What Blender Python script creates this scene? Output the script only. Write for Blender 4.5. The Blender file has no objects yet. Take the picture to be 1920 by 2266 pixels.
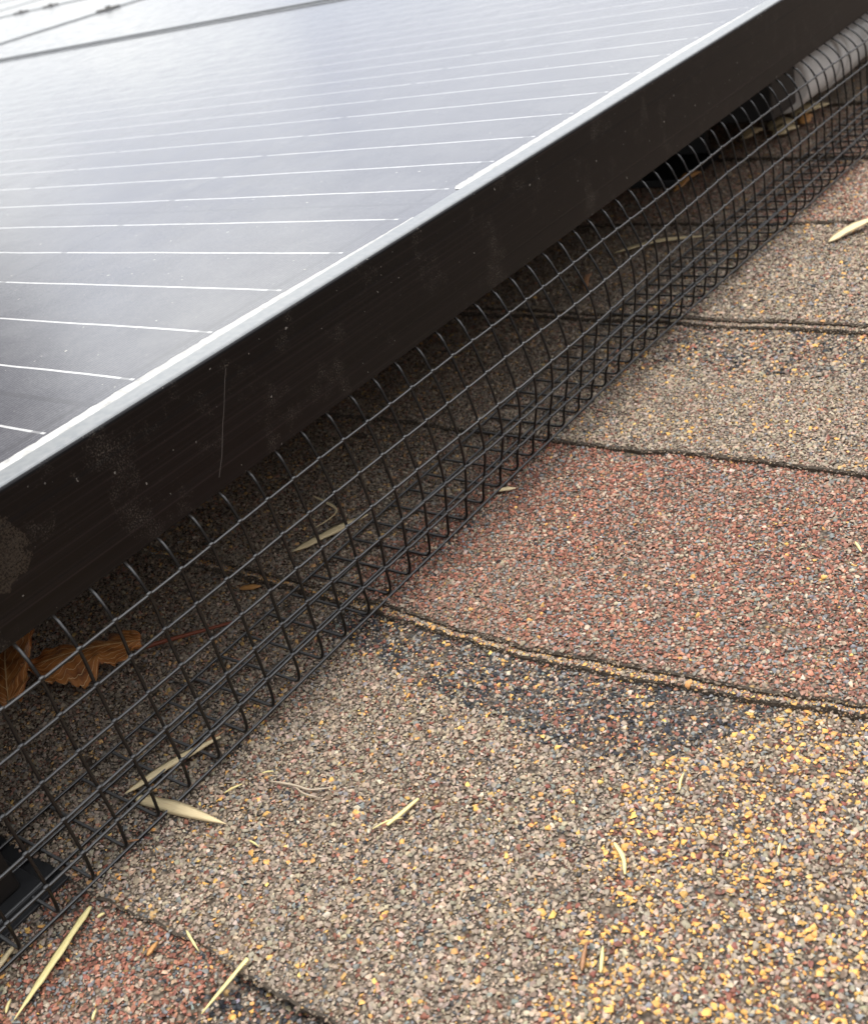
import bpy, bmesh, math, random
import numpy as np
from mathutils import Vector, Matrix

# ------------------------------------------------------------------ camera, sky, sun, exposure
# World: X runs up the roof along the panel's side frame, Y runs across the roof under the panel,
# Z is square to the roof. All lengths below are millimetres, MM turns them into metres.
MM = 0.001
scene = bpy.context.scene
COL = scene.collection

cam_d = bpy.data.cameras.new("camera")
cam = bpy.data.objects.new("camera", cam_d)
COL.objects.link(cam)
cr = [[0.5703975517028126, -0.7900144548025471, -0.22477498574012097],
      [-0.5248513482034421, -0.14006701947495426, -0.8395905504139692],
      [0.6318051086375183, 0.596873848697057, -0.49453403668614815]]
Rm = Matrix(((cr[0][0], -cr[1][0], -cr[2][0]), (cr[0][1], -cr[1][1], -cr[2][1]), (cr[0][2], -cr[1][2], -cr[2][2])))
cam.matrix_world = Matrix.Translation(Vector((-88.82, -247.30, 220.31)) * MM) @ Rm.to_4x4()
cam_d.sensor_fit = 'HORIZONTAL'
cam_d.sensor_width = 36.0
cam_d.lens = 46.205
cam_d.clip_start = 0.01
cam_d.clip_end = 500.0
cam_d.dof.use_dof = True
cam_d.dof.focus_distance = 0.355
cam_d.dof.aperture_fstop = 33.0
cam_d.dof.aperture_blades = 0
scene.camera = cam

SUN_AZ = math.radians(75)     # direction the light comes from, measured from +X towards +Y
SUN_EL = math.radians(83)
sun_d = bpy.data.lights.new("sun", 'SUN')
sun_d.energy = 2.0
sun_d.angle = math.radians(16)
sun_d.color = (1.0, 0.965, 0.92)
sun = bpy.data.objects.new("sun", sun_d)
COL.objects.link(sun)
sdir = Vector((math.cos(SUN_EL) * math.cos(SUN_AZ), math.cos(SUN_EL) * math.sin(SUN_AZ), math.sin(SUN_EL)))
sun.rotation_euler = sdir.to_track_quat('Z', 'Y').to_euler()
sun.location = (0, 0, 3)

world = bpy.data.worlds.new("World")
scene.world = world
world.use_nodes = True
wt = world.node_tree
for n in list(wt.nodes):
    wt.nodes.remove(n)
wo = wt.nodes.new('ShaderNodeOutputWorld')
bg = wt.nodes.new('ShaderNodeBackground')
bg.inputs['Strength'].default_value = 0.10
sky = wt.nodes.new('ShaderNodeTexSky')
sky.sky_type = 'NISHITA'
sky.sun_disc = False
sky.sun_elevation = SUN_EL
sky.sun_rotation = math.pi / 2 - SUN_AZ
tc = wt.nodes.new('ShaderNodeTexCoord')
mp = wt.nodes.new('ShaderNodeMapping')
mp.inputs['Scale'].default_value = (1.0, 1.0, 3.2)
cn = wt.nodes.new('ShaderNodeTexNoise')
cn.inputs['Scale'].default_value = 3.6
cn.inputs['Detail'].default_value = 5.0
cn.inputs['Roughness'].default_value = 0.5
crp = wt.nodes.new('ShaderNodeValToRGB')
crp.color_ramp.elements[0].position = 0.40
crp.color_ramp.elements[0].color = (6.5, 6.85, 8.0, 1)
crp.color_ramp.elements[1].position = 0.60
crp.color_ramp.elements[1].color = (11.6, 11.7, 11.5, 1)
mx = wt.nodes.new('ShaderNodeMix')
mx.data_type = 'RGBA'
mx.inputs[0].default_value = 0.93
wt.links.new(tc.outputs['Generated'], mp.inputs['Vector'])
wt.links.new(mp.outputs['Vector'], cn.inputs['Vector'])
wt.links.new(cn.outputs['Fac'], crp.inputs['Fac'])
wt.links.new(sky.outputs['Color'], mx.inputs[6])
# an overcast sky is dimmer at the horizon than overhead
sz_ = wt.nodes.new('ShaderNodeSeparateXYZ'); wt.links.new(tc.outputs['Generated'], sz_.inputs[0])
zr = wt.nodes.new('ShaderNodeMapRange'); zr.interpolation_type = 'SMOOTHSTEP'
zr.inputs['From Min'].default_value = 0.10; zr.inputs['From Max'].default_value = 0.30
zr.inputs['To Min'].default_value = 0.95; zr.inputs['To Max'].default_value = 1.42
wt.links.new(sz_.outputs[2], zr.inputs['Value'])
vm = wt.nodes.new('ShaderNodeVectorMath'); vm.operation = 'SCALE'
wt.links.new(crp.outputs['Color'], vm.inputs[0]); wt.links.new(zr.outputs[0], vm.inputs['Scale'])
wt.links.new(vm.outputs[0], mx.inputs[7])
# low sky on the open side darkened to deepen shade under the panel
sx = wt.nodes.new('ShaderNodeSeparateXYZ'); wt.links.new(tc.outputs['Generated'], sx.inputs[0])
def wmath(op, a, b=None):
    n = wt.nodes.new('ShaderNodeMath'); n.operation = op; n.use_clamp = op == 'MULTIPLY_ADD'
    for i, q in enumerate((a, b)):
        if q is None: continue
        if hasattr(q, 'is_linked'): wt.links.new(q, n.inputs[i])
        else: n.inputs[i].default_value = q
    return n
side = wt.nodes.new('ShaderNodeMapRange'); side.interpolation_type = 'SMOOTHSTEP'
side.inputs['From Min'].default_value = 0.15; side.inputs['From Max'].default_value = -0.35
wt.links.new(sx.outputs[1], side.inputs['Value'])
low = wt.nodes.new('ShaderNodeMapRange'); low.interpolation_type = 'SMOOTHSTEP'
low.inputs['From Min'].default_value = 0.63; low.inputs['From Max'].default_value = 0.29
elev = wmath('ADD', sx.outputs[2], wmath('MULTIPLY', wmath('SUBTRACT', cn.outputs['Fac'], 0.5).outputs[0], 0.5).outputs[0])
wt.links.new(elev.outputs[0], low.inputs['Value'])
tf = wmath('MULTIPLY', side.outputs[0], low.outputs[0])
tm = wt.nodes.new('ShaderNodeMix'); tm.data_type = 'RGBA'
wt.links.new(wmath('MULTIPLY', tf.outputs[0], 0.93).outputs[0], tm.inputs[0]); wt.links.new(mx.outputs[2], tm.inputs[6])
tm.inputs[7].default_value = (1.8, 1.4, 1.25, 1)
# dark patch added to the sky to darken the reflection in the nearest glass
ratio = wmath('DIVIDE', sx.outputs[0], wmath('MAXIMUM', sx.outputs[1], 0.02).outputs[0])
rn = wmath('ADD', ratio.outputs[0], wmath('MULTIPLY', wmath('SUBTRACT', cn.outputs['Fac'], 0.5).outputs[0], 0.25).outputs[0])
def sstep(v, a, b):
    q = wt.nodes.new('ShaderNodeMapRange'); q.interpolation_type = 'SMOOTHSTEP'
    q.inputs['From Min'].default_value = a; q.inputs['From Max'].default_value = b
    wt.links.new(v, q.inputs['Value']); return q.outputs[0]
t1 = wmath('MULTIPLY', sstep(rn.outputs[0], 0.66, 0.50), sstep(sx.outputs[1], 0.1, 0.3))
t2 = wmath('MULTIPLY', t1.outputs[0], sstep(sx.outputs[2], 0.15, 0.25))
t3 = wmath('MULTIPLY', t2.outputs[0], sstep(sx.outputs[2], 0.62, 0.48))
tn = wt.nodes.new('ShaderNodeMix'); tn.data_type = 'RGBA'
wt.links.new(wmath('MULTIPLY', t3.outputs[0], 0.93).outputs[0], tn.inputs[0]); wt.links.new(tm.outputs[2], tn.inputs[6])
tn.inputs[7].default_value = (0.9, 0.75, 0.8, 1)
wt.links.new(tn.outputs[2], bg.inputs['Color'])
wt.links.new(bg.outputs[0], wo.inputs['Surface'])

scene.view_settings.view_transform = 'Standard'
scene.view_settings.look = 'None'
scene.view_settings.gamma = 1.0
scene.view_settings.exposure = 0.42
scene.render.engine = 'CYCLES'
scene.cycles.max_bounces = 6
scene.cycles.diffuse_bounces = 3
scene.cycles.glossy_bounces = 4

random.seed(7)
rng = np.random.default_rng(11)

# ------------------------------------------------------------------ helpers
def link(name, me, mat=None, parent=None, smooth=False):
    o = bpy.data.objects.new(name, me)
    COL.objects.link(o)
    if mat:
        me.materials.append(mat)
    if parent:
        o.parent = parent
    if smooth:
        for p in me.polygons:
            p.use_smooth = True
    return o

def mesh(name, verts, faces):
    me = bpy.data.meshes.new(name)
    me.from_pydata([tuple(c * MM for c in v) for v in verts], [], faces)
    me.update()
    return me

def tag(o, label=None, cat=None, group=None, kind=None):
    if label: o['label'] = label
    if cat: o['category'] = cat
    if group: o['group'] = group
    if kind: o['kind'] = kind
    return o

def thing(name, loc, label, cat, group=None):
    o = bpy.data.objects.new(name, None)
    COL.objects.link(o)
    o.location = Vector(loc) * MM
    o.empty_display_size = 0.02
    return tag(o, label, cat, group)

class Geo:
    def __init__(s): s.v = []; s.f = []
    def add(s, vs, fs):
        b = len(s.v); s.v += [tuple(v) for v in vs]; s.f += [tuple(i + b for i in f) for f in fs]
    def box(s, a, b, bev=0.0):
        x0, y0, z0 = a; x1, y1, z1 = b
        if bev <= 0:
            s.add([(x0,y0,z0),(x1,y0,z0),(x1,y1,z0),(x0,y1,z0),(x0,y0,z1),(x1,y0,z1),(x1,y1,z1),(x0,y1,z1)],
                  [(0,3,2,1),(4,5,6,7),(0,1,5,4),(1,2,6,5),(2,3,7,6),(3,0,4,7)]); return
        bm = bmesh.new()
        bmesh.ops.create_cube(bm, size=1.0)
        for v in bm.verts:
            v.co = Vector(((x0+x1)/2 + v.co.x*(x1-x0), (y0+y1)/2 + v.co.y*(y1-y0), (z0+z1)/2 + v.co.z*(z1-z0)))
        bmesh.ops.bevel(bm, geom=bm.edges[:], offset=bev, segments=3, affect='EDGES', profile=0.5)
        s.add([tuple(v.co) for v in bm.verts], [[v.index for v in f.verts] for f in bm.faces]); bm.free()
    def tube(s, pts, r, n=8, closed_ends=True):
        pts = [Vector(p) for p in pts]
        rs = r if isinstance(r, (list, tuple)) else [r] * len(pts)
        up = None; rings = []
        for i, p in enumerate(pts):
            t = (pts[min(i+1, len(pts)-1)] - pts[max(i-1, 0)]).normalized()
            if up is None:
                up = Vector((0,0,1)) if abs(t.z) < 0.9 else Vector((1,0,0))
            up = (up - t * up.dot(t)).normalized(); sd = t.cross(up)
            rings.append([tuple(p + (up*math.cos(a) + sd*math.sin(a)) * rs[i]) for a in [2*math.pi*k/n for k in range(n)]])
        b = len(s.v)
        for rg in rings: s.v += rg
        for i in range(len(rings)-1):
            for k in range(n):
                s.f.append((b+i*n+k, b+i*n+(k+1)%n, b+(i+1)*n+(k+1)%n, b+(i+1)*n+k))
        if closed_ends:
            s.f.append(tuple(b+k for k in range(n))[::-1]); s.f.append(tuple(b+(len(rings)-1)*n+k for k in range(n)))
    def mesh(s, name): 
        me = mesh(name, s.v, s.f); 
        bm = bmesh.new(); bm.from_mesh(me); bmesh.ops.recalc_face_normals(bm, faces=bm.faces[:]); bm.to_mesh(me); bm.free()
        return me

def node_mat(name):
    m = bpy.data.materials.new(name); m.use_nodes = True
    nt = m.node_tree
    return m, nt, nt.nodes['Principled BSDF']

def nd(nt, typ, **kw):
    n = nt.nodes.new(typ)
    for k, v in kw.items():
        if k in n.inputs: n.inputs[k].default_value = v
        else: setattr(n, k, v)
    return n

def ramp(nt, fac, stops, interp='LINEAR'):
    r = nt.nodes.new('ShaderNodeValToRGB')
    r.color_ramp.interpolation = interp
    e = r.color_ramp.elements
    while len(e) < len(stops): e.new(0.5)
    for i, (p, c) in enumerate(stops):
        e[i].position = p; e[i].color = (*c, 1) if len(c) == 3 else c
    nt.links.new(fac, r.inputs['Fac'])
    return r

def objcoord(nt, scale=(1,1,1), rot=(0,0,0)):
    t = nt.nodes.new('ShaderNodeTexCoord'); m = nt.nodes.new('ShaderNodeMapping')
    m.inputs['Scale'].default_value = scale; m.inputs['Rotation'].default_value = rot
    nt.links.new(t.outputs['Object'], m.inputs['Vector'])
    return m.outputs['Vector']

def noise(nt, vec, scale, detail=3.0, rough=0.5):
    n = nd(nt, 'ShaderNodeTexNoise', Scale=scale, Detail=detail, Roughness=rough)
    nt.links.new(vec, n.inputs['Vector'])
    return n.outputs['Fac']

def bump(nt, bsdf, h, strength=0.3, dist=0.0005):
    b = nd(nt, 'ShaderNodeBump', Strength=strength, Distance=dist)
    nt.links.new(h, b.inputs['Height']); nt.links.new(b.outputs['Normal'], bsdf.inputs['Normal'])
    return b

def mixc(nt, fac, a, b, blend='MIX'):
    m = nt.nodes.new('ShaderNodeMix'); m.data_type = 'RGBA'; m.blend_type = blend
    for inp, v in ((m.inputs[0], fac), (m.inputs[6], a), (m.inputs[7], b)):
        if hasattr(v, 'is_linked'): nt.links.new(v, inp)
        else: inp.default_value = (*v, 1) if isinstance(v, tuple) and len(v) == 3 else v
    return m.outputs[2]

# ------------------------------------------------------------------ materials
def mat_granule():
    m, nt, b = node_mat("mineral_granules")
    a = nd(nt, 'ShaderNodeAttribute', attribute_name='Col')
    v = objcoord(nt)
    n = noise(nt, v, 1800, 2)
    r = ramp(nt, n, [(0.25, (0.72,0.72,0.72)), (0.75, (1.18,1.16,1.12))])
    c = mixc(nt, 1.0, a.outputs['Color'], r.outputs['Color'], 'MULTIPLY')
    nt.links.new(c, b.inputs['Base Color'])
    b.inputs['Roughness'].default_value = 0.62
    b.inputs['Specular IOR Level'].default_value = 0.35
    bump(nt, b, n, 0.35, 0.0001)
    return m

def mat_shingle():
    m, nt, b = node_mat("shingle_bed")
    v = objcoord(nt)
    vo = nd(nt, 'ShaderNodeTexVoronoi', Scale=800.0, feature='F1')
    nt.links.new(v, vo.inputs['Vector'])
    sp = nt.nodes.new('ShaderNodeSeparateColor'); nt.links.new(vo.outputs['Color'], sp.inputs[0])
    big = noise(nt, v, 9, 3)
    pal = ramp(nt, sp.outputs[0], [(0.0, (0.17,0.14,0.11)), (0.35, (0.25,0.20,0.155)), (0.6, (0.31,0.25,0.19)), (0.78, (0.22,0.10,0.07)), (0.88, (0.13,0.14,0.15)), (0.95, (0.42,0.28,0.12))], 'CONSTANT')
    dk = ramp(nt, vo.outputs['Distance'], [(0.25, (1,1,1)), (0.75, (0.25,0.23,0.2))])
    c = mixc(nt, 1.0, pal.outputs['Color'], dk.outputs['Color'], 'MULTIPLY')
    tone = ramp(nt, big, [(0.35, (0.75,0.72,0.7)), (0.65, (1.1,1.05,1.0))])
    c = mixc(nt, 1.0, c, tone.outputs['Color'], 'MULTIPLY')
    nt.links.new(c, b.inputs['Base Color'])
    b.inputs['Roughness'].default_value = 0.9
    inv = ramp(nt, vo.outputs['Distance'], [(0.1, (1,1,1)), (0.8, (0,0,0))])
    bump(nt, b, inv.outputs['Color'], 0.8, 0.0006)
    return m

def mat_black_frame():
    m, nt, b = node_mat("black_anodised")
    v = objcoord(nt)
    vs = objcoord(nt, (2.5, 1400, 1400))
    st = noise(nt, vs, 1.0, 3, 0.6)
    dust_or_glint = noise(nt, v, 55, 6, 0.7)
    fine = noise(nt, v, 1900, 2, 0.6)
    dm = ramp(nt, dust_or_glint, [(0.54, (0,0,0)), (0.70, (1,1,1))])
    fm = ramp(nt, fine, [(0.50, (0,0,0)), (0.66, (1,1,1))])
    mk = mixc(nt, 1.0, dm.outputs['Color'], fm.outputs['Color'], 'MULTIPLY')
    speck = noise(nt, v, 480, 2, 0.5)
    sm = ramp(nt, speck, [(0.715, (0,0,0)), (0.74, (1,1,1))])
    base = ramp(nt, st, [(0.35, (0.0015,0.0012,0.0015)), (0.55, (0.0045,0.0036,0.0040)), (0.72, (0.020,0.0145,0.0145))])
    c = mixc(nt, mk, base.outputs['Color'], (0.12,0.105,0.088))
    c = mixc(nt, sm.outputs['Color'], c, (0.22,0.21,0.19))
    # dried mud patch and a long scratch on the side wall
    sp = nt.nodes.new('ShaderNodeSeparateXYZ'); nt.links.new(v, sp.inputs[0])
    def mth(op, a, b_=None):
        n = nt.nodes.new('ShaderNodeMath'); n.operation = op
        for i, q in enumerate((a, b_)):
            if q is None: continue
            if hasattr(q, 'is_linked'): nt.links.new(q, n.inputs[i])
            else: n.inputs[i].default_value = q
        return n.outputs[0]
    wn = mth('MULTIPLY', mth('SUBTRACT', noise(nt, v, 160, 4, .6), .5), .011)
    dx_ = mth('MULTIPLY', mth('SUBTRACT', sp.outputs[0], .108), .8); dz_ = mth('SUBTRACT', sp.outputs[2], .024)
    dd = mth('ADD', mth('SQRT', mth('ADD', mth('MULTIPLY', dx_, dx_), mth('MULTIPLY', dz_, dz_))), wn)
    mudm = mth('MULTIPLY', mth('LESS_THAN', dd, .0105), mth('GREATER_THAN', noise(nt, v, 1500, 4, .8), .50))
    c = mixc(nt, mudm, c, (0.045,0.036,0.027))
    ln = mth('SUBTRACT', sp.outputs[0], mth('ADD', mth('ADD', mth('MULTIPLY', sp.outputs[2], .571), .1803), mth('MULTIPLY', mth('SUBTRACT', noise(nt, v, 45, 2, .5), .5), .004)))
    scr = mth('MULTIPLY', mth('LESS_THAN', mth('ABSOLUTE', ln), .00016), mth('MULTIPLY', mth('GREATER_THAN', sp.outputs[2], .004), mth('LESS_THAN', sp.outputs[2], .032)))
    c = mixc(nt, mth('MULTIPLY', scr, .6), c, (0.14,0.13,0.12))
    nt.links.new(c, b.inputs['Base Color'])
    rr = ramp(nt, st, [(0.3, (0.30,)*3), (0.7, (0.40,)*3)])
    nt.links.new(rr.outputs['Color'], b.inputs['Roughness'])
    b.inputs['Specular IOR Level'].default_value = 0.27
    bump(nt, b, st, 0.12, 0.0001)
    return m

def mat_flange():
    m, nt, b = node_mat("frame_top_painted_sheen")
    v = objcoord(nt)
    n = noise(nt, v, 400, 4)
    c = ramp(nt, n, [(0.35, (0.20,0.212,0.216)), (0.8, (0.27,0.275,0.27))])  # sky sheen on the black flange painted into its base colour
    nt.links.new(c.outputs['Color'], b.inputs['Base Color'])
    b.inputs['Roughness'].default_value = 0.30
    b.inputs['Specular IOR Level'].default_value = 0.9
    return m

def mat_laminate(ox):
    # object coordinates, metres, origin at the panel corner; busbars run along Y, cells every 161.6 mm
    m, nt, b = node_mat("solar_cells_under_glass")
    t = nt.nodes.new('ShaderNodeTexCoord'); s = nt.nodes.new('ShaderNodeSeparateXYZ')
    nt.links.new(t.outputs['Object'], s.inputs[0])
    def mth(op, a, b_=None, c_=None):
        n = nt.nodes.new('ShaderNodeMath'); n.operation = op
        for i, q in enumerate((a, b_, c_)):
            if q is None: continue
            if hasattr(q, 'is_linked'): nt.links.new(q, n.inputs[i])
            else: n.inputs[i].default_value = q
        return n.outputs[0]
    X, Y = s.outputs[0], s.outputs[1]
    v = t.outputs['Object']
    wob = mth('MULTIPLY', mth('SUBTRACT', noise(nt, v, 22, 2), 0.5), 0.0016)
    P = 0.03232
    fx = mth('PINGPONG', mth('ADD', mth('SUBTRACT', X, ox), wob), P / 2)     # 0 on a busbar
    bus = mth('LESS_THAN', fx, 0.00050)
    gy = mth('PINGPONG', mth('SUBTRACT', Y, 0.1795), 0.158 / 2)             # 0 on a gap between cells
    gap = mth('LESS_THAN', gy, 0.0011)
    gapb = mth('LESS_THAN', gy, 0.0022)
    ynear = mth('GREATER_THAN', Y, 0.0175)
    bus = mth('MULTIPLY', bus, ynear)
    bus = mth('MULTIPLY', bus, mth('SUBTRACT', 1.0, mth('MULTIPLY', gapb, 0.7)))
    fing = mth('LESS_THAN', mth('PINGPONG', Y, 0.00075), 0.00011)           # fine silver fingers
    cgx = mth('LESS_THAN', mth('PINGPONG', mth('SUBTRACT', mth('SUBTRACT', X, ox), 0.01616), 0.1616 / 2), 0.0012)
    grain = noise(nt, v, 1100, 3, 0.7)
    soft = noise(nt, v, 12, 3)
    cell = ramp(nt, soft, [(0.3, (0.016,0.017,0.027)), (0.7, (0.028,0.027,0.036))])
    film = ramp(nt, noise(nt, v, 34, 6, 0.72), [(0.42, (0,0,0)), (0.72, (1,1,1))])
    c = mixc(nt, mth('MULTIPLY', fing, 0.45), cell.outputs['Color'], (0.20,0.20,0.22))
    gm = ramp(nt, grain, [(0.45, (0,0,0)), (0.75, (1,1,1))])
    c = mixc(nt, mth('MULTIPLY', gm.outputs['Color'], 0.32), c, (0.20,0.19,0.20))
    c = mixc(nt, mth('MULTIPLY', film.outputs['Color'], 0.15), c, (0.30,0.30,0.29))
    spk = ramp(nt, noise(nt, v, 330, 2, 0.5), [(0.73, (0,0,0)), (0.75, (1,1,1))])
    c = mixc(nt, spk.outputs['Color'], c, (0.34,0.32,0.28))
    edge = mth('MAXIMUM', gap, cgx)
    c = mixc(nt, mth('MULTIPLY', edge, 0.35), c, (0.010,0.010,0.012))
    wear = noise(nt, v, 260, 3, 0.6)
    c = mixc(nt, bus, c, mixc(nt, wear, (0.30,0.30,0.30), (0.80,0.79,0.75)))
    nt.links.new(c, b.inputs['Base Color'])
    b.inputs['Roughness'].default_value = 0.5
    b.inputs['Specular IOR Level'].default_value = 0.3
    b.inputs['Coat Weight'].default_value = 1.0
    b.inputs['Coat IOR'].default_value = 1.5
    cr_ = ramp(nt, noise(nt, v, 48, 5, 0.7), [(0.35, (0.07,)*3), (0.7, (0.20,)*3)])
    nt.links.new(cr_.outputs['Color'], b.inputs['Coat Roughness'])
    bm_ = nd(nt, 'ShaderNodeBump', Strength=0.22, Distance=0.00015)
    nt.links.new(grain, bm_.inputs['Height'])
    nt.links.new(bm_.outputs['Normal'], b.inputs['Coat Normal'])
    return m

def simple(name, col, rough=0.5, metal=0.0, spec=0.5, var=0.25, scale=120, bstr=0.0, bscale=600):
    m, nt, b = node_mat(name)
    v = objcoord(nt)
    n = noise(nt, v, scale, 4, 0.6)
    lo = tuple(c * (1 - var) for c in col); hi = tuple(min(1, c * (1 + var)) for c in col)
    r = ramp(nt, n, [(0.3, lo), (0.7, hi)])
    nt.links.new(r.outputs['Color'], b.inputs['Base Color'])
    b.inputs['Roughness'].default_value = rough
    b.inputs['Metallic'].default_value = metal
    b.inputs['Specular IOR Level'].default_value = spec
    if bstr: bump(nt, b, noise(nt, v, bscale, 3), bstr, 0.0003)
    return m

M_gran = mat_granule()
M_bed = mat_shingle()
M_asphalt = simple("cut_asphalt_edge", (0.075,0.060,0.045), 0.8, 0, 0.3, 0.5, 700, 0.8, 900)
M_frame = mat_black_frame()
M_flange = mat_flange()
def mat_wire():
    m, nt, b = node_mat("black_vinyl_wire")
    v = objcoord(nt)
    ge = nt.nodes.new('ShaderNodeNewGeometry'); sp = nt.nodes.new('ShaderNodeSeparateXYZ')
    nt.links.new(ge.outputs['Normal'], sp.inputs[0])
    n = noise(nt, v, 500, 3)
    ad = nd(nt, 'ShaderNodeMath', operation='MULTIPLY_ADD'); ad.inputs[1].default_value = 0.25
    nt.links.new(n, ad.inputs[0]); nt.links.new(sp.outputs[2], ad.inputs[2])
    dust_or_glint = ramp(nt, ad.outputs[0], [(0.50, (0,0,0)), (0.80, (1,1,1))])     # grey sky highlight painted on the upper side of each wire
    c = mixc(nt, dust_or_glint.outputs['Color'], (0.004,0.004,0.004), (0.125,0.125,0.123))
    nt.links.new(c, b.inputs['Base Color'])
    b.inputs['Roughness'].default_value = 0.28
    b.inputs['Specular IOR Level'].default_value = 0.6
    bump(nt, b, noise(nt, v, 900, 3), 0.25, 0.0002)
    return m
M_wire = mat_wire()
M_ribbon = simple("tinned_ribbon", (0.52,0.51,0.48), 0.4, 0.0, 0.5, 0.28, 300, 0.6, 420)
M_back = simple("backsheet", (0.02,0.02,0.02), 0.6)
M_rail = simple("black_rail", (0.012,0.012,0.012), 0.45)
M_conduit = simple("grey_plastic_conduit", (0.80,0.81,0.79), 0.32, 0, 0.5, 0.06, 60)
M_mount = simple("dark_mount_plastic", (0.010,0.008,0.007), 0.55)
M_plate = simple("dark_grey_flashing", (0.022,0.022,0.023), 0.55, 0, 0.5, 0.25, 200)
M_clamp = simple("dull_clamp_metal", (0.22,0.21,0.19), 0.5, 0.3)
M_bolt = simple("steel_bolt", (0.35,0.35,0.34), 0.35, 0.9)
M_ground = simple("lawn", (0.06,0.08,0.035), 0.9, 0, 0.3, 0.4, 0.6)

def mat_straw(name, c1, c2):
    m, nt, b = node_mat(name)
    vec = nt.nodes.new('ShaderNodeTexCoord').outputs['UV']
    mp_ = nd(nt, 'ShaderNodeMapping'); mp_.inputs['Scale'].default_value = (2.0, 26.0, 1)
    nt.links.new(vec, mp_.inputs['Vector'])
    n = noise(nt, mp_.outputs['Vector'], 1.0, 4, 0.6)
    r = ramp(nt, n, [(0.22, tuple(q*.55 for q in c1)), (0.36, c1), (0.7, c2)])
    nt.links.new(r.outputs['Color'], b.inputs['Base Color'])
    b.inputs['Roughness'].default_value = 0.5
    bump(nt, b, n, 0.3, 0.0002)
    return m
M_straw = mat_straw("dry_straw", (0.80,0.66,0.26), (0.93,0.83,0.44))
M_strawp = mat_straw("pale_straw", (0.78,0.60,0.33), (0.92,0.78,0.48))
M_twig = mat_straw("grey_twig", (0.42,0.33,0.23), (0.66,0.56,0.42))
M_brownst = mat_straw("brown_straw", (0.30,0.13,0.06), (0.52,0.30,0.15))
M_orange = mat_straw("orange_chip", (0.50,0.22,0.06), (0.68,0.38,0.14))

# ------------------------------------------------------------------ the roof: shingle courses
def vnoise(x, y, s, seed=0):
    x = np.asarray(x, float) / s; y = np.asarray(y, float) / s
    xi = np.floor(x).astype(int); yi = np.floor(y).astype(int); fx = x - xi; fy = y - yi
    fx = fx*fx*(3-2*fx); fy = fy*fy*(3-2*fy)
    def h(a, b):
        n = (a * 374761393 + b * 668265263 + seed * 144665) & 0x7fffffff
        n = ((n ^ (n >> 13)) * 1274126177) & 0x7fffffff
        return ((n ^ (n >> 16)) & 0xffff) / 65535.0
    return (h(xi,yi)*(1-fx)+h(xi+1,yi)*fx)*(1-fy) + (h(xi,yi+1)*(1-fx)+h(xi+1,yi+1)*fx)*fy

EDGE = {  # butt edge X at given Y for the courses the photo shows
    1: [(-400,-5),(-85,-3),(-60,-2),(-41,-1),(-6,-3),(200,-3)],
    2: [(-400,146),(-168,143),(-94,134),(-64,130),(-4,136),(134,136),(200,136)],
    3: [(-400,262),(-130,259),(6,257),(119,256),(200,256)],
    4: [(-400,382),(-91,382),(-4,383),(125,385),(200,385)],
    5: [(-400,513),(-50,513),(-16,513),(126,515),(200,515)],
    6: [(-400,630),(-13,630),(147,646),(200,646)],
}
STEP = {1: 1.9, 2: 4.1, 3: 2.2, 4: 4.1, 5: 2.0, 6: 2.6}
def edge_x(k, Y):
    Y = np.asarray(Y, float)
    if k in EDGE:
        ys, xs = zip(*EDGE[k]); base = np.interp(Y, ys, xs)
    else:
        base = np.full_like(Y, {0: -132.0}.get(k, 640 + (k-6) * 120.0 if k > 6 else -132.0 + k * 130.0))
    return base + (vnoise(Y + 900, Y*0 + k*23, 38, 7) - 0.5) * 2.4 + (vnoise(Y + 900, Y*0 + k*37, 9, 3) - 0.5) * 1.3 + (vnoise(Y + 900, Y*0 + k*31, 2.6, 4) - 0.5) * 1.1
def step_h(k): return STEP.get(k, 2.6 if k % 2 else 4.1)
def two_layer(k): return step_h(k) > 4
def layer_x(k, Y):   # the lower layer of a double butt sticks out a little
    Y = np.asarray(Y, float)
    return edge_x(k, Y) - 3.0 - 1.7 * (vnoise(Y + 500, Y*0 + k*91, 34, 8) - 0.5) * 2 - 1.2 * (vnoise(Y + 500, Y*0 + k*17, 4.5, 9) - 0.5)
def surf_z(k, X, Y):
    x0 = edge_x(k, Y); x1 = edge_x(k+1, Y)
    z = -step_h(k+1) * np.clip((X - x0) / (x1 - x0), 0, 1.1)
    z = z + (vnoise(X + 800, Y + 800, 45, 21) - 0.5) * 0.8
    if k == 0:   # cut-out beside the red tab at the bottom of the picture
        t = np.clip((-58.5 + (-3 - X) * 0.26 * 0 + (vnoise(X+300, Y*0, 4, 5)-.5)*1.6 - (Y - np.clip((-3 - X)*0.27, 0, 40))) / 1.2, 0, 1)
        z = z - 2.6 * t
    return z

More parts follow.
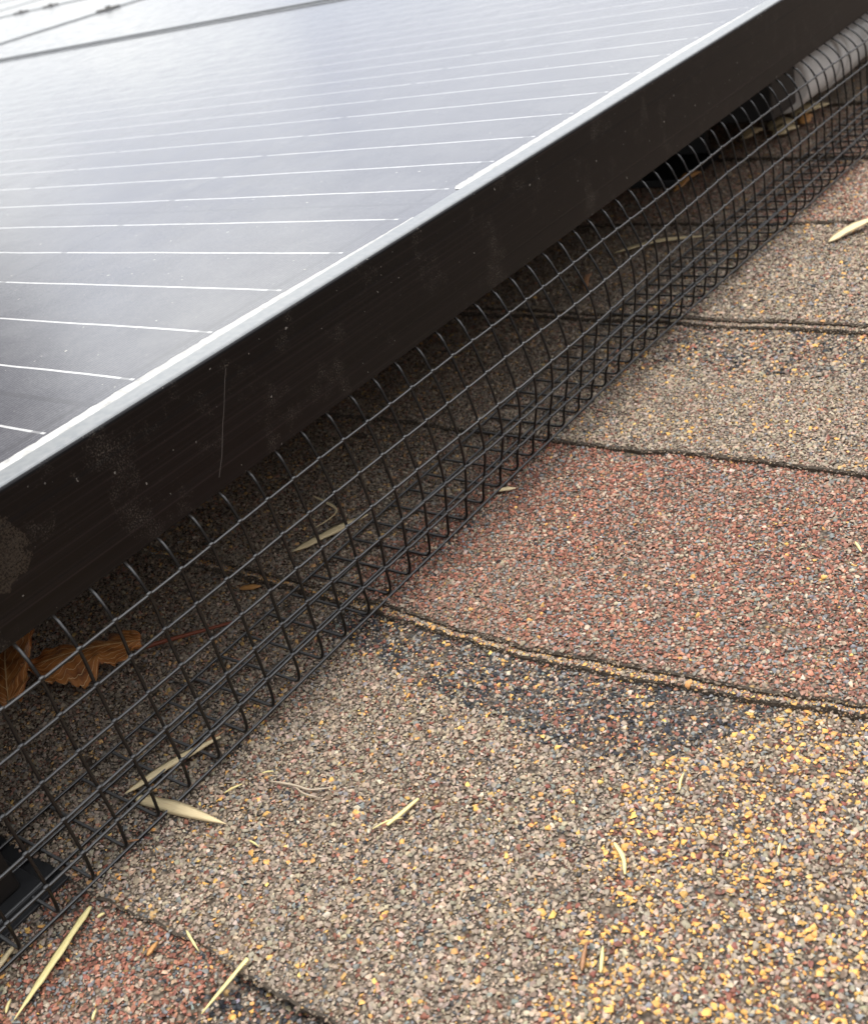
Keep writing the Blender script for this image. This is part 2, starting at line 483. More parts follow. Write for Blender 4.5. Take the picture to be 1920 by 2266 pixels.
NEARY = np.arange(-330, 200.1, 3.0)
FARY1 = np.arange(-1500, -330, 130.0)
FARY2 = np.arange(260, 5300, 240.0)
def course_mesh(k):
    Y = np.concatenate([FARY1, NEARY, FARY2]) if -1 <= k <= 9 else np.arange(-1500, 5300, 240.0)
    ex = edge_x(k, Y); lx = layer_x(k, Y); h = step_h(k)
    nx = edge_x(k+1, Y)
    cols = []
    if two_layer(k):
        cols.append((lx - 0.1, np.full_like(Y, -h - 0.4)))
        cols.append((lx + (vnoise(Y, Y*0+1, 2, 5)-.5)*.6, np.full_like(Y, -2.3)))
        cols.append((lx + 0.5, np.full_like(Y, -1.8)))
        cols.append((ex - 0.1, np.full_like(Y, -1.85)))
        cols.append((ex + 0.25, np.full_like(Y, -1.5)))
    else:
        cols.append((ex + 0.2, np.full_like(Y, -h - 0.4)))
    cols.append((ex + (vnoise(Y, Y*0+7, 2, 6)-.5)*.5, np.full_like(Y, -0.7)))
    cols.append((ex + 0.5, np.full_like(Y, -0.2)))
    n = 26 if -1 <= k <= 9 else 2
    for i in range(n + 1):
        t = i / n * 1.06 + 0.012
        x = ex + (nx - ex) * t
        cols.append((x, surf_z(k, x, Y) - 0.15))
    nc = len(cols); ny = len(Y)
    verts = np.empty((nc, ny, 3))
    for i, (x, z) in enumerate(cols):
        verts[i,:,0] = x; verts[i,:,1] = Y; verts[i,:,2] = z
    faces = [(i*ny+j, (i+1)*ny+j, (i+1)*ny+j+1, i*ny+j+1) for i in range(nc-1) for j in range(ny-1)]
    me = mesh("shingle_course", verts.reshape(-1,3).tolist(), faces)
    me.materials.append(M_bed); me.materials.append(M_asphalt)
    nb = 6 if two_layer(k) else 2
    for p in me.polygons:
        i = p.index // (ny - 1)
        if i < nb and not (two_layer(k) and i == 2): p.material_index = 1
    return me

roof = thing("shingle_roof", (0, 0, 0), "weathered asphalt shingle roof of overlapping red, tan and grey granule courses", "roof")
g = Geo(); g.box((-1500, -1500, -60), (4300, 5300, -9))
link("roof_deck", g.mesh("roof_deck"), M_bed, roof)

# granules: crushed stone chips, each a small faceted solid bedded in its course
def proto():
    bm = bmesh.new()
    sx, sy, sz = random.uniform(0.8,1.2), random.uniform(0.62,1.0), random.uniform(0.34,0.55)
    for i in range(9):
        d = Vector((random.gauss(0,1), random.gauss(0,1), random.gauss(0,1))).normalized()
        bm.verts.new((d.x*sx, d.y*sy, d.z*sz))
    r = bmesh.ops.convex_hull(bm, input=bm.verts[:])
    bmesh.ops.delete(bm, geom=[v for v in bm.verts if not v.link_faces], context='VERTS')
    bmesh.ops.recalc_face_normals(bm, faces=bm.faces[:])
    bad = [f for f in bm.faces if f.normal.z < -0.55]
    bmesh.ops.delete(bm, geom=bad, context='FACES')
    bm.verts.index_update()
    V = np.array([tuple(v.co) for v in bm.verts]) * 0.5
    F = np.array([[v.index for v in f.verts] for f in bm.faces])
    bm.free()
    return V, F
PROTO = [proto() for _ in range(28)]

PAL = np.array([
    (0.315,0.258,0.196),   # 0 warm grey
    (0.450,0.350,0.255),   # 1 tan
    (0.540,0.440,0.345),   # 2 cream
    (0.210,0.066,0.045),   # 3 dark red
    (0.400,0.160,0.100),   # 4 brick
    (0.195,0.208,0.215),   # 5 blue grey
    (0.700,0.385,0.115),   # 6 yellow ochre
    (0.030,0.032,0.037),   # 7 black
    (0.170,0.120,0.085),   # 8 brown
    (0.470,0.300,0.220)])  # 9 pinkish
MIX = {
    'tan':    [.48,.26,.05,.045,.025,.07,.03,.015,.08,.03],
    'dust_or_glint':   [.35,.21,.03,.05,.07,.07,.055,.02,.13,.015],
    'red':    [.10,.04,.03,.24,.34,.15,.005,.01,.03,.08],
    'band':   [.09,.05,.04,.10,.05,.15,.05,.44,.03,.00],
    'yellow': [.26,.14,.08,.10,.03,.10,.22,.01,.05,.01],
    'pink':   [.18,.14,.08,.14,.16,.06,.02,.01,.04,.17],
}
KEYS = list(MIX); CUM = np.array([np.cumsum(np.array(MIX[k]) / sum(MIX[k])) for k in KEYS])
def zone(k, X, Y):
    """which colour blend each granule of course k belongs to"""
    w = (vnoise(X+700, Y+700, 14, 1) - .5) * 16 + (vnoise(X+700, Y+700, 4, 2) - .5) * 8
    z = np.full(X.shape, KEYS.index('tan'))
    D = lambda n: KEYS.index(n)
    if k <= 0:
        z[:] = D('red')
        z[(Y < -58 + w*0.08)] = D('band')
        z[(Y > -4 + w*.6) & (X < -14)] = D('dust_or_glint')
    elif k == 1:
        z[Y > 6 + w] = D('dust_or_glint')
        z[(X > np.interp(Y, [-150,-130,-99,-49,-7,20], [120,106,99,104,112,120]) + w*.35) & (Y < 20 + w*.4) & (Y > -148 + w*.5)] = D('band')
        yb = np.interp(X, [0, 40, 60, 90, 112, 140], [-136, -131, -128, -118, -128, -150])
        z[(Y < yb + w*.22)] = D('yellow')
    elif k == 2:
        z[:] = D('red')
        z[Y > 22 + w*.7] = D('dust_or_glint')
    elif k == 3:
        z[:] = D('tan'); z[Y > 40 + w] = D('dust_or_glint')
        z[(X > 335 + w) & (Y < -6 + w*.7)] = D('band')
        m = (z == D('band')) & (rng.random(X.shape) < .6); z[m] = D('dust_or_glint')
    elif k == 4:
        z[:] = D('tan'); 
    elif k == 5:
        z[:] = D('pink')
    else:
        z[:] = D(['pink','tan','pink'][k % 3])
    # scattered mixing so no zone has a hard border
    m = rng.random(X.shape) < 0.06
    z[m] = D('tan')
    return z

def cover(X, Y):
    d = (X-51)*(86+196) - (Y+196)*(939-51)          # right hand limit of what the photo shows
    n = math.hypot(86+196, 939-51)
    return (-d / n > -55) & (Y < 152) & (X > -75) & (X < 1010)
def grid(x0, x1, y0, y1, s):
    gx, gy = np.meshgrid(np.arange(x0, x1, s), np.arange(y0, y1, s))
    gx = gx.ravel() + rng.uniform(-.5,.5,gx.size)*s*1.1; gy = gy.ravel() + rng.uniform(-.5,.5,gy.size)*s*1.1
    return gx, gy
ax, ay = grid(-75, 330, -255, 152, 0.90)
bx, by = grid(330, 1010, -190, 152, 1.12)
AX = np.concatenate([ax, bx]); AY = np.concatenate([ay, by]); ASZ = np.concatenate([np.full(ax.size, 1.0), np.full(bx.size, 1.25)])
kp = cover(AX, AY) & ~((AX < 20) & (AY > 110)); AX, AY, ASZ = AX[kp], AY[kp], ASZ[kp]
worn = vnoise(AX+100, AY+100, 7, 31) * vnoise(AX+100, AY+100, 2.2, 32)
kp = worn > 0.03; AX, AY, ASZ = AX[kp], AY[kp], ASZ[kp]

def granule_mesh(name, X, Y, Z, S, C, tilt=0.30):
    n = len(X)
    pid = rng.integers(0, len(PROTO), n)
    VV, FF, CC = [], [], []; base = 0
    for p, (V, F) in enumerate(PROTO):
        idx = np.nonzero(pid == p)[0]
        if not len(idx): continue
        m = len(idx); a = rng.uniform(0, 2*np.pi, m); t1 = rng.normal(0, tilt, m); t2 = rng.normal(0, tilt, m)
        ca, sa = np.cos(a), np.sin(a)
        v = V[None,:,:] * S[idx][:,None,None]
        x = v[...,0]; y = v[...,1]; z = v[...,2]
        c1, s1 = np.cos(t1)[:,None], np.sin(t1)[:,None]; y, z = y*c1 - z*s1, y*s1 + z*c1
        c2, s2 = np.cos(t2)[:,None], np.sin(t2)[:,None]; x, z = x*c2 + z*s2, -x*s2 + z*c2
        x, y = x*ca[:,None] - y*sa[:,None], x*sa[:,None] + y*ca[:,None]
        pts = np.stack([x + X[idx][:,None], y + Y[idx][:,None], z + Z[idx][:,None]], 2)
        VV.append(pts.reshape(-1,3))
        FF.append((F[None] + (base + np.arange(m)*len(V))[:,None,None]).reshape(-1,3))
        CC.append(np.repeat(C[idx], len(V), 0)); base += m*len(V)
    VV = np.concatenate(VV) * MM; FF = np.concatenate(FF); CC = np.concatenate(CC)
    me = bpy.data.meshes.new(name)
    me.vertices.add(len(VV)); me.vertices.foreach_set('co', VV.astype(np.float32).ravel())
    me.loops.add(FF.size); me.loops.foreach_set('vertex_index', FF.astype(np.int32).ravel())
    me.polygons.add(len(FF))
    me.polygons.foreach_set('loop_start', np.arange(0, FF.size, 3, dtype=np.int32))
    me.update(calc_edges=True)
    at = me.color_attributes.new('Col', 'FLOAT_COLOR', 'POINT')
    at.data.foreach_set('color', np.concatenate([CC, np.ones((len(CC),1))], 1).astype(np.float32).ravel())
    return me

def colours(z, n):
    u = rng.random(n)
    ci = (u[:,None] > CUM[z]).sum(1).clip(0, len(PAL)-1)
    c = 1.12 * PAL[ci] * rng.lognormal(0, 0.15, n)[:,None] * rng.normal(1, 0.045, (n,3))
    m = (ci != 6) & (ci != 7)
    c[m] = c[m]*.86 + np.array((0.30,0.235,0.175))*.14
    return c.clip(0.01, 0.9), ci

def dirt(c, amt, tone=(0.30,0.25,0.195)):
    return c*(1-amt[:,None]) + np.array(tone)*amt[:,None]

for k in range(-7, 32):
    co = link("shingle_course", course_mesh(k), None, roof)
    if not -1 <= k <= 9: continue
    e0, e1 = edge_x(k, AY), edge_x(k+1, AY)
    sel = (AX >= e0 + 0.45) & (AX < e1 + 1.5)
    X, Y, S0 = AX[sel], AY[sel], ASZ[sel]
    if not len(X): continue
    S = rng.lognormal(math.log(1.28), 0.41, len(X)).clip(0.65, 2.6) * S0
    Z = surf_z(k, X, Y) + 0.10*S
    zz = zone(k, X, Y); C, ci = colours(zz, len(X))
    big = (ci == 6); S[big] *= 1.12
    grime = (vnoise(X+50, Y+50, 18, 41)*.55 + vnoise(X+50, Y+50, 5, 42)*.45)
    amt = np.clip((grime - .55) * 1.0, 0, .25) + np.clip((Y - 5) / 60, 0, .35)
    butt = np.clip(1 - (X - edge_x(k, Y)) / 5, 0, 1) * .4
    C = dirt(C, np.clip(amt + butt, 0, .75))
    parts = [(X, Y, Z, S, C)]
    # chips on the butt faces and on the ledge of the lower layer
    ys = np.arange(-250, 150, 0.42); ys = ys + rng.uniform(-.3,.3,ys.size)
    ex = edge_x(k, ys); ok = cover(ex, ys); ys, ex = ys[ok], ex[ok]
    if len(ys):
        h = step_h(k)
        def face(xf, ztop, zbot, frac, dark):
            q = rng.random(len(ys)) < frac
            y = ys[q]; z = rng.uniform(zbot, ztop, q.sum()); x = xf[q] + rng.normal(0, .18, q.sum())
            s = rng.lognormal(math.log(.95), .35, q.sum())
            c, _ = colours(np.full(q.sum(), KEYS.index('dust_or_glint')), q.sum())
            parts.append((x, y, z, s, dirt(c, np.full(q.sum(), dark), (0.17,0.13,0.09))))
        if two_layer(k):
            lx = layer_x(k, ys)
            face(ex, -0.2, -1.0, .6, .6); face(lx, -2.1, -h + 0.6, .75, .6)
            for _ in range(4):
                q = rng.random(len(ys)) < .8
                t = rng.random(q.sum()); x = lx[q] + 0.2 + t*(ex[q]-lx[q]-0.3); y = ys[q] + rng.uniform(-.5,.5,q.sum())
                s = rng.lognormal(math.log(1.15), .3, q.sum())
                c, _ = colours(np.full(q.sum(), KEYS.index('yellow' if k == 2 else 'tan')), q.sum())
                parts.append((x, y, np.full(q.sum(), -1.65), s, dirt(c, np.full(q.sum(), .08))))
        else:
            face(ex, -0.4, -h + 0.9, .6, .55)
    P_ = [np.concatenate([p[i] for p in parts]) for i in range(5)]
    gm = granule_mesh("granules", *P_)
    go = link("granule_surface", gm, M_gran, co)

def ground_z(x, y):
    for k in range(-1, 10):
        if edge_x(k, np.array([y]))[0] <= x < edge_x(k+1, np.array([y]))[0]:
            return float(surf_z(k, np.array([x]), np.array([y]))[0]) + 0.45
    return 0.0

g = Geo(); g.box((-60000, -60000, -4200), (60000, 60000, -4000))
tag(link("ground", g.mesh("ground"), M_ground), kind='structure')

# ------------------------------------------------------------------ solar panels
X0, W, L = -94.0, 1004.0, 1663.0          # first panel's corner, width along X, length along Y
YF, ZT, ZB = 1.5, 113.9, 75.9
def ring(profile, w, l):
    """closed profile of (inset, z) swept round a w x l rectangle with mitred corners"""
    n = len(profile); v = []; f = []
    for (cx, cy, sx, sy) in ((0,0,1,1), (w,0,-1,1), (w,l,-1,-1), (0,l,1,-1)):
        v += [(cx + sx*i, cy + sy*i, z) for i, z in profile]
    for c in range(4):
        d = (c+1) % 4
        for k in range(n):
            m = (k+1) % n
            f.append((c*n+k, d*n+k, d*n+m, c*n+m))
    return v, f
H = ZT - ZB
g_wall = Geo()
prof = [(0.0,0.35),(0.12,0.1),(0.35,0.0),(25,0.0),(25,1.8),(1.9,1.8),(1.9,H-5.6),(8.0,H-5.6),(8.0,H-3.2),(1.9,H-3.2),(1.9,H-1.2),(0.95,H-0.55),
        (0.55,H-0.65),(0.25,H-1.0),(0.1,H-1.5),(0.1,H-8.6),(0.0,H-9.6),(0.0,8.6),(0.04,8.4),(0.04,8.0),(0.0,7.8)]
g_wall.add(*ring(prof, W, L))
me_wall = g_wall.mesh("frame")
g_fl = Geo()
g_fl.add(*ring([(0.97,H-0.50),(1.3,H-0.18),(1.9,H),(8.6,H),(8.95,H-0.15),(9.05,H-0.5),(9.05,H-1.1),(1.0,H-1.1)], W, L))
me_flange = g_fl.mesh("top_flange")
g_l = Geo(); g_l.box((8.2, 8.2, H-4.9), (W-8.2, L-8.2, H-1.25))
me_lam = g_l.mesh("glass_laminate")
M_lam = mat_laminate((53.176 - X0) * MM)
me_lam.materials.append(M_lam)
g_jb = Geo(); g_jb.box((W/2-55, L-120, H-24), (W/2+55, L-45, H-5.0), 2)
me_jb = g_jb.mesh("junction_box")

def ribbon_mesh(x0, x1, seed):
    r = random.Random(seed); v = []; f = []; n = int((x1 - x0) / 2.2)
    zt = H - 1.25
    for i in range(n + 1):
        x = x0 + (x1 - x0) * i / n
        e = min(1, (x - x0) / 5 + .3, (x1 - x) / 110 + .12)
        y0 = 10.6 + r.uniform(-.12,.12) + 0.25*math.sin(x*.05+seed); y1 = 10.6 + 5.0*(0.25+0.75*e) + r.uniform(-.35,.35)*e + 0.45*math.sin(x*.031+seed*2)
        zz = zt + 0.16 + r.uniform(-.05,.07)
        v += [(x,y0,zt+.01),(x,y0+.1,zz),(x,(y0+y1)/2,zz+.10+r.uniform(-.06,.08)),(x,y1-.1,zz),(x,y1,zt+.01)]
        if i:
            b = (i-1)*5
            for k in range(4): f.append((b+k, b+k+1, b+k+6, b+k+5))
    return v, f

def make_panel(px, py, label):
    root = thing("solar_panel", (px, py, ZB), label, "solar panel", "solar panels laid in rows over the roof")
    link("frame", me_wall, None, root); link("top_flange", me_flange, None, root)
    link("glass_laminate", me_lam, None, root)
    link("junction_box", me_jb, None, root)
    return root
me_wall.materials.append(M_frame); me_flange.materials.append(M_flange); me_jb.materials.append(M_back)
panel = make_panel(X0, YF, "nearest solar panel, whose black frame side runs across the picture above the wire mesh")
for i, (a, b) in enumerate(((33-162, 216), (246, 541), (570, 864))):
    a = max(a, X0 + 12)
    v, f = ribbon_mesh(a - X0, b - X0, i + 1)
    link("bus_ribbon", mesh("bus_ribbon", v, f), M_ribbon, panel, True)

def copy_tree(o, parent=None):
    c = o.copy(); COL.objects.link(c)
    if parent: c.parent = parent
    for ch in list(o.children): copy_tree(ch, c)
    return c
PX, PY = W + 18, L + 18
labs = {(1,0): "second solar panel, just beyond the thick dark seam at the top left",
        (1,1): "bright solar panel at the left edge, between the slanting clamp seam and the topmost seam",
        (2,1): "far bright solar panel at the very top left, behind the thin angled seam",
        (2,2): "distant solar panel in the top left corner below the last thin seam",
        (3,2): "farthest solar panel, a sliver in the extreme top left corner"}
for (i, j), lb in labs.items():
    c = copy_tree(panel); c.location = Vector((X0 + i*PX, YF + j*PY, ZB)) * MM; c['label'] = lb

def clamp(x, y, along_x, lb):
    t = thing("mid_clamp", (x, y, ZT), lb, "clamp", "clamps in the seams between panels")
    g = Geo()
    if along_x: g.box((-22,-12,0.3), (22,12,3.0), 1.0); g.box((-20,-6,-34), (20,6,0.3))
    else: g.box((-12,-22,0.3), (12,22,3.0), 1.0); g.box((-6,-20,-34), (6,20,0.3))
    link("clamp_plate", g.mesh("clamp_plate"), M_clamp, t)
    g = Geo(); g.tube([(0,0,2.9),(0,0,6)], 6, 6)
    link("bolt", g.mesh("bolt"), M_bolt, t)
yseam = YF + L + 9
clamp(1425, yseam, True, "dark clamp hanging in the slanting seam at the top left of the panels")
xs2 = X0 + 2*PX - 9
clamp(xs2, 2700, False, "left one of two dark clamps side by side in the topmost seam, top left")
clamp(xs2, 2560, False, "right one of two dark clamps side by side in the topmost seam, top left")

def rail(x, y0, y1, label):
    t = thing("mounting_rail", (x, y0, 0), label, "rail")
    g = Geo(); l = y1 - y0
    g.box((-20,0,34), (20,l,ZB-0.6), 1.5)
    link("rail_bar", g.mesh("rail_bar"), M_rail, t)
    for q in range(60, int(l), 1200):
        g = Geo(); g.box((-32,q,-1.5), (32,q+60,4), 1); g.box((20.5,q+5,4), (26,q+55,60), 1)
        link("foot", g.mesh("foot"), M_rail, t)
rail(618, 34, 3300, "black rail under the panel, left of the pale grey conduit at the top right")
rail(1660, 26, 3300, "hidden second black rail farther up beneath the panels")

# ------------------------------------------------------------------ wire mesh guard
RWX = [-90, 38, 102, 127, 203, 241, 267, 292, 318, 381, 445, 520, 645, 1050]     # how far the mesh bellies out along its run
RWY = {0: [4.7]*12 + [4.0, 3.5],
       1: [-1,-1,0,.3,-.6,-1.5,-1.5,-1.5,-1.3,-1,-.2,-1.5,-6.2,-9],
       2: [-.8,-.8,-1.3,-1.8,-3.7,-5,-6.1,-6.9,-7,-4,-2.3,-4.3,-7.3,-11],
       3: [-1,-1,-2,-2.7,-5.7,-7.2,-8.2,-8.4,-7.6,-4.9,-4.5,-6.6,-7.6,-12],
       4: [-1.5,-1.5,-1.5,-2.3,-5.2,-5.6,-5.9,-5.2,-4.7,-4.3,-4.8,-6,-8.3,-12],
       5: [-2.1,-2.1,-1.5,-1.1,-2.3,-2.1,-2,-2.2,-1.8,-3,-5,-7.4,-8.4,-12],
       6: [0,0,.2,.4,1.2,1.2,1.2,1.5,1.7,0,-3,-6,-9.7,-14]}
RWZ = {-1: 74.9, 0: 74.56, 1: 64.6, 2: 51.8, 3: 38.6, 4: 25.3, 5: 12.5, 6: 0.9, 7: 0.9, 8: 1.0, 9: 1.2}
RW = 0.51
def wob(X, r, s=1.0):
    return (float(vnoise(X+900, r*53.0+10, 75, 61)) - .5) * 2.0 * s + (float(vnoise(X+900, r*53.0+10, 24, 62)) - .5) * 0.9 * s
def row_pt(X, r):
    z = RWZ[r]
    if r == -1: y = 16.0
    elif r <= 6: y = float(np.interp(X, RWX, RWY[r]))
    else: y = float(np.interp(X, RWX, RWY[6])) + 12.45 * (r - 6)
    k = 0.0 if r <= 0 else .35
    return Vector((X, y + wob(X, r, k), max(z + (wob(X, r+20, k) if r < 6 else 0), 0.9)))
mesh_guard = thing("wire_mesh_guard", (0, 0, 0), "black coated welded wire mesh bent into an L below the black panel frame", "wire mesh")
XA, XB = -7, 80
for r in range(-1, 10):
    g = Geo(); pts = []
    X = XA*12.7 - 6
    while X <= XB*12.7 + 6:
        p = row_pt(X, r)
        off = Vector((0,-0.85,0.25)) if 1 <= r <= 5 else Vector((0,-0.5,0.7)) if r == 0 else Vector((0,-0.75,-0.2)) if r == 6 else Vector((0,0,0.95)) if r > 6 else Vector((0,0,-0.9))
        pts.append(p + off); X += 4.0
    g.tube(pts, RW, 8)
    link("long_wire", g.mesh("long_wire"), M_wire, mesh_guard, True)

def catmull(P, n):
    out = []
    P = [P[0]*2 - P[1]] + P + [P[-1]*2 - P[-2]]
    for i in range(1, len(P)-2):
        for j in range(n):
            t = j/n; a, b, c, d = P[i-1:i+3]
            out.append(0.5*((2*b) + (c-a)*t + (2*a-5*b+4*c-d)*t*t + (3*b-a-3*c+d)*t**3))
    out.append(P[-2]); return out
for i in range(XA, XB+1):
    X = i*12.7
    P = [Vector((X, 23, 75.0)), row_pt(X, -1), row_pt(X, 0) + Vector((0,-.1,-.2))]
    for r in range(1, 6): P.append(row_pt(X, r))
    c6 = row_pt(X, 6)
    P.append(c6 + Vector((0,-1.7,6.5))); P.append(c6 + Vector((0,-0.9,2.2))); P.append(c6 + Vector((0,0.7,0.15))); P.append(c6 + Vector((0,3.4,-0.2)))
    for r in range(7, 10): P.append(row_pt(X, r))
    P.append(P[-1] + Vector((random.uniform(-.3,.3), random.uniform(.8,2.4), random.uniform(0,.4))))
    j = Vector((random.uniform(-.35,.35), 0, 0))
    P = [p + (j if 2 < q < len(P)-2 else Vector((0,0,0))) for q, p in enumerate(P)]
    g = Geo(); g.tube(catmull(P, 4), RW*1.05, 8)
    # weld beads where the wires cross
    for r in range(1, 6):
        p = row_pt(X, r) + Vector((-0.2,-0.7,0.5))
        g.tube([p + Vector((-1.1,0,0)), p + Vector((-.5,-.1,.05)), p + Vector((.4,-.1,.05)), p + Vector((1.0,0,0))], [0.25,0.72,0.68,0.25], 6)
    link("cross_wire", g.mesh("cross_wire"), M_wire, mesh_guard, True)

# ------------------------------------------------------------------ things under the panel
mt = thing("panel_mount", (-12, 17, 0.4), "black mounting foot on its grey base plate behind the mesh at the lower left", "mount")
g = Geo(); g.box((-46,0,1.8), (0,52,46), 1.2)
link("block", g.mesh("block"), M_mount, mt)
g = Geo(); g.box((-52,-5,0), (4.2,58,1.8), .5)
link("base_plate", g.mesh("base_plate"), M_plate, mt)
g = Geo(); g.box((-58,-8,-1.2), (10,64,-0.2), .3)
link("flashing", g.mesh("flashing"), M_plate, mt)
g = Geo(); g.tube([(-22,24,46),(-22,24,52)], 6, 6)
link("bolt", g.mesh("bolt"), M_bolt, mt)

cd = thing("conduit", (646, 47, 44), "pale grey plastic conduit behind the mesh at the top right, under the frame", "conduit")
g = Geo(); g.tube([(0,0,0),(1.2,0,0),(70,0,-.5),(148,0,-2),(150,0,-2)], [17,19,19,19,17], 32)
link("pipe", g.mesh("pipe"), M_conduit, cd, True)
g = Geo(); g.tube([(72,0,-.5),(73,0,-.5),(104,0,-1),(105,0,-1)], [19.2,21,21,19.2], 32)
link("coupling", g.mesh("coupling"), M_conduit, cd, True)
g = Geo(); g.tube([(57 + .1*math.sin(a), 20.2*math.cos(a), 20.2*math.sin(a)) for a in [math.pi*2*q/24 for q in range(25)]], 1.4, 8, False)
link("strap", g.mesh("strap"), M_conduit, cd)

# ------------------------------------------------------------------ dead leaves and straw
def blade(name, pts, w, mat, label, cat, lift=0.6, tip=0.7, z_end=0.0, seg=18, taper=(0.15,0.05), thick=0.22, wav=0.25, group=None, zoff=None, fold=0.05, torn=0.0):
    """a long thin leaf or stalk along ground points, with its own thickness, fold and uneven width"""
    r = random.Random(hash(name+label) % 1000 if False else len(label)*7+int(abs(pts[0][0])*13))
    w = w*.86
    P = [Vector((x, y, 0)) for x, y in pts]
    if len(P) == 2: P.insert(1, (P[0]+P[1])/2 + Vector((-(P[1]-P[0]).y, (P[1]-P[0]).x, 0))*r.uniform(-.02,.03))
    C = catmull(P, max(2, seg // (len(P)-1)))
    n = len(C); v = []; f = []; uv = []
    zs = [ground_z(c.x, c.y) for c in C]
    za, zb = max(zs[:n//2+1]), max(zs[n//2:])
    o = Vector((C[0].x, C[0].y, zs[0]))
    for i, c in enumerate(C):
        t = i/(n-1)
        d = (C[min(i+1,n-1)] - C[max(i-1,0)]).normalized(); s = Vector((-d.y, d.x, 0))
        ww = w*.5*(1 + .07*math.sin(t*17+len(label)) + (torn if t > .46 else -torn*.6))*min(1, taper[0] + (1-taper[0])*min(1, t/.16)**.7, taper[1] + (1-taper[1])*min(1, (1-t)/.34)**.9) * (1 + r.uniform(-wav,wav)*.35)
        zc = (za*(1-t) + zb*t if zoff is None else zoff) + lift + z_end*t*t + math.sin(t*math.pi)*tip
        tw = 0.25*math.sin(t*2.2 + r.random()*.2)
        for q, (a, b_) in enumerate(((-1,0),(-.35,1),(.35,1),(1,0),(.35,0),(-.35,0))):
            z = zc + (fold*w if q in (1,2) else 0)*.4 + (thick if q in (1,2) else 0) + a*ww*tw
            if q in (4,5): z = zc - thick*.4 + a*ww*tw
            p = Vector((c.x, c.y, z)) + s*(a*ww)
            v.append(tuple(p - o)); uv.append((t*4, a*.5+.5))
        if i:
            b = (i-1)*6
            for k in range(6): f.append((b+k, b+(k+1)%6, b+6+(k+1)%6, b+6+k))
    f.append(tuple(range(6))[::-1]); f.append(tuple((n-1)*6+k for k in range(6)))
    me = mesh(name, v, f)
    ul = me.uv_layers.new(name='UVMap')
    for lp in me.loops: ul.data[lp.index].uv = uv[lp.vertex_index]
    ob = link(name, me, mat, None, True); ob.location = o*MM
    return tag(ob, label, cat, group)

G1 = "dry straw blades scattered on the shingles"
blade("dry_straw", [(-6.5,-6.0),(-21,-11.2),(-39.5,-16.5)], 3.6, M_straw, "longest straw blade, broad pale yellow, lying on the red shingle at the lower left", "straw", .9, .8, group=G1, taper=(.45,.1), seg=40, torn=.14)
blade("dry_straw", [(27.5,13.5),(29.5,-2),(31.9,-22.5)], 4.6, M_strawp, "pointed pale blade sticking out from under the mesh corner, tip towards the right", "straw", 1.0, .5, group=G1, taper=(.5,.03), seg=30, wav=.1)
blade("dry_straw", [(26.6,17.0),(42,12.4),(58,6.6)], 3.6, M_strawp, "long pale blade lying inside the mesh foot, parallel to the wires", "straw", 2.0, .6, group=G1, taper=(.1,.35))
blade("dry_straw", [(40,14.5),(50,11.6),(61,8.4)], 3.0, M_brownst, "reddish brown husk beside the long pale blade inside the mesh foot", "straw", 1.2, .5, group=G1)
blade("dry_straw", [(0.8,-62.3),(-6,-61.2),(-14.5,-59.2)], 1.9, M_straw, "yellow straw stalk with a knobbed end beside the bottom joint of the red tab", "straw", 1.8, .7, group=G1, taper=(1,.3))
blade("dry_straw", [(52.0,-66.4),(57,-67.8),(63.8,-68.8)], 1.7, M_straw, "short square ended straw alone in the middle of the grey brown shingle", "straw", .9, .3, group=G1, taper=(.8,.7))
blade("dry_straw", [(49,-63.5),(53,-66),(56,-69)], 0.6, M_straw, "hair thin sliver beside the short square ended straw", "straw", .8, .4, group=G1)
blade("twig", [(50.6,-21.9),(51.6,-27),(52.4,-32),(53.0,-37),(56.6,-42.6)], 0.9, M_twig, "thin pale curved twig with a fork on the shingle right of the mesh", "twig", .9, .4, taper=(.4,.5))
blade("twig", [(52.2,-31),(51.0,-36),(51.8,-42)], 0.7, M_twig, "short pale twig lying against the forked twig", "twig", .8, .3)
blade("dry_straw", [(72.0,-126.3),(68.5,-130.6),(64.2,-133.4)], 1.5, M_straw, "small straw left of the yellow granules, widening downward", "straw", .8, .4, group=G1, taper=(.6,.5))
blade("dry_straw", [(95.4,-133.2),(98.4,-132.2),(102,-131.6)], 0.9, M_straw, "tiny upright straw at the lower edge of the black granule band", "straw", .8, .4, group=G1)
blade("dry_straw", [(483,-38.5),(497,-46.5),(516,-54.5)], 6.5, M_strawp, "pale straw blade on the tan shingle at the right edge of the picture", "straw", 1.0, 2.0, group=G1, taper=(.25,.4))
blade("dry_straw", [(150,58.5),(166,51),(182,44.8)], 4.6, M_strawp, "pale blade lying on the shingle behind the middle of the mesh", "straw", 1.2, .8, group=G1, taper=(.06,.2))
blade("dry_straw", [(188,81),(185.0,72),(180.5,60.5),(174,59),(166,62)], 1.3, M_strawp, "curled strand above the pale blade behind the middle of the mesh", "straw", 1.0, 1.0, group=G1)
blade("dry_straw", [(570,92),(588,88),(607,88)], 9, M_orange, "crumpled tan scrap on the shadowed shingles behind the far mesh", "leaf scrap", 2.0, 6)
blade("dry_straw", [(466,82),(482,60),(493,32)], 4.2, M_strawp, "long pale blade behind the far mesh on the shaded tan shingle", "straw", 1.2, 1.5, group=G1)
blade("dry_straw", [(408,68.5),(420,74),(432,77.5)], 4, M_brownst, "brownish blade standing on the shingle behind the mesh right of centre", "straw", 1.5, 3.0, group=G1)
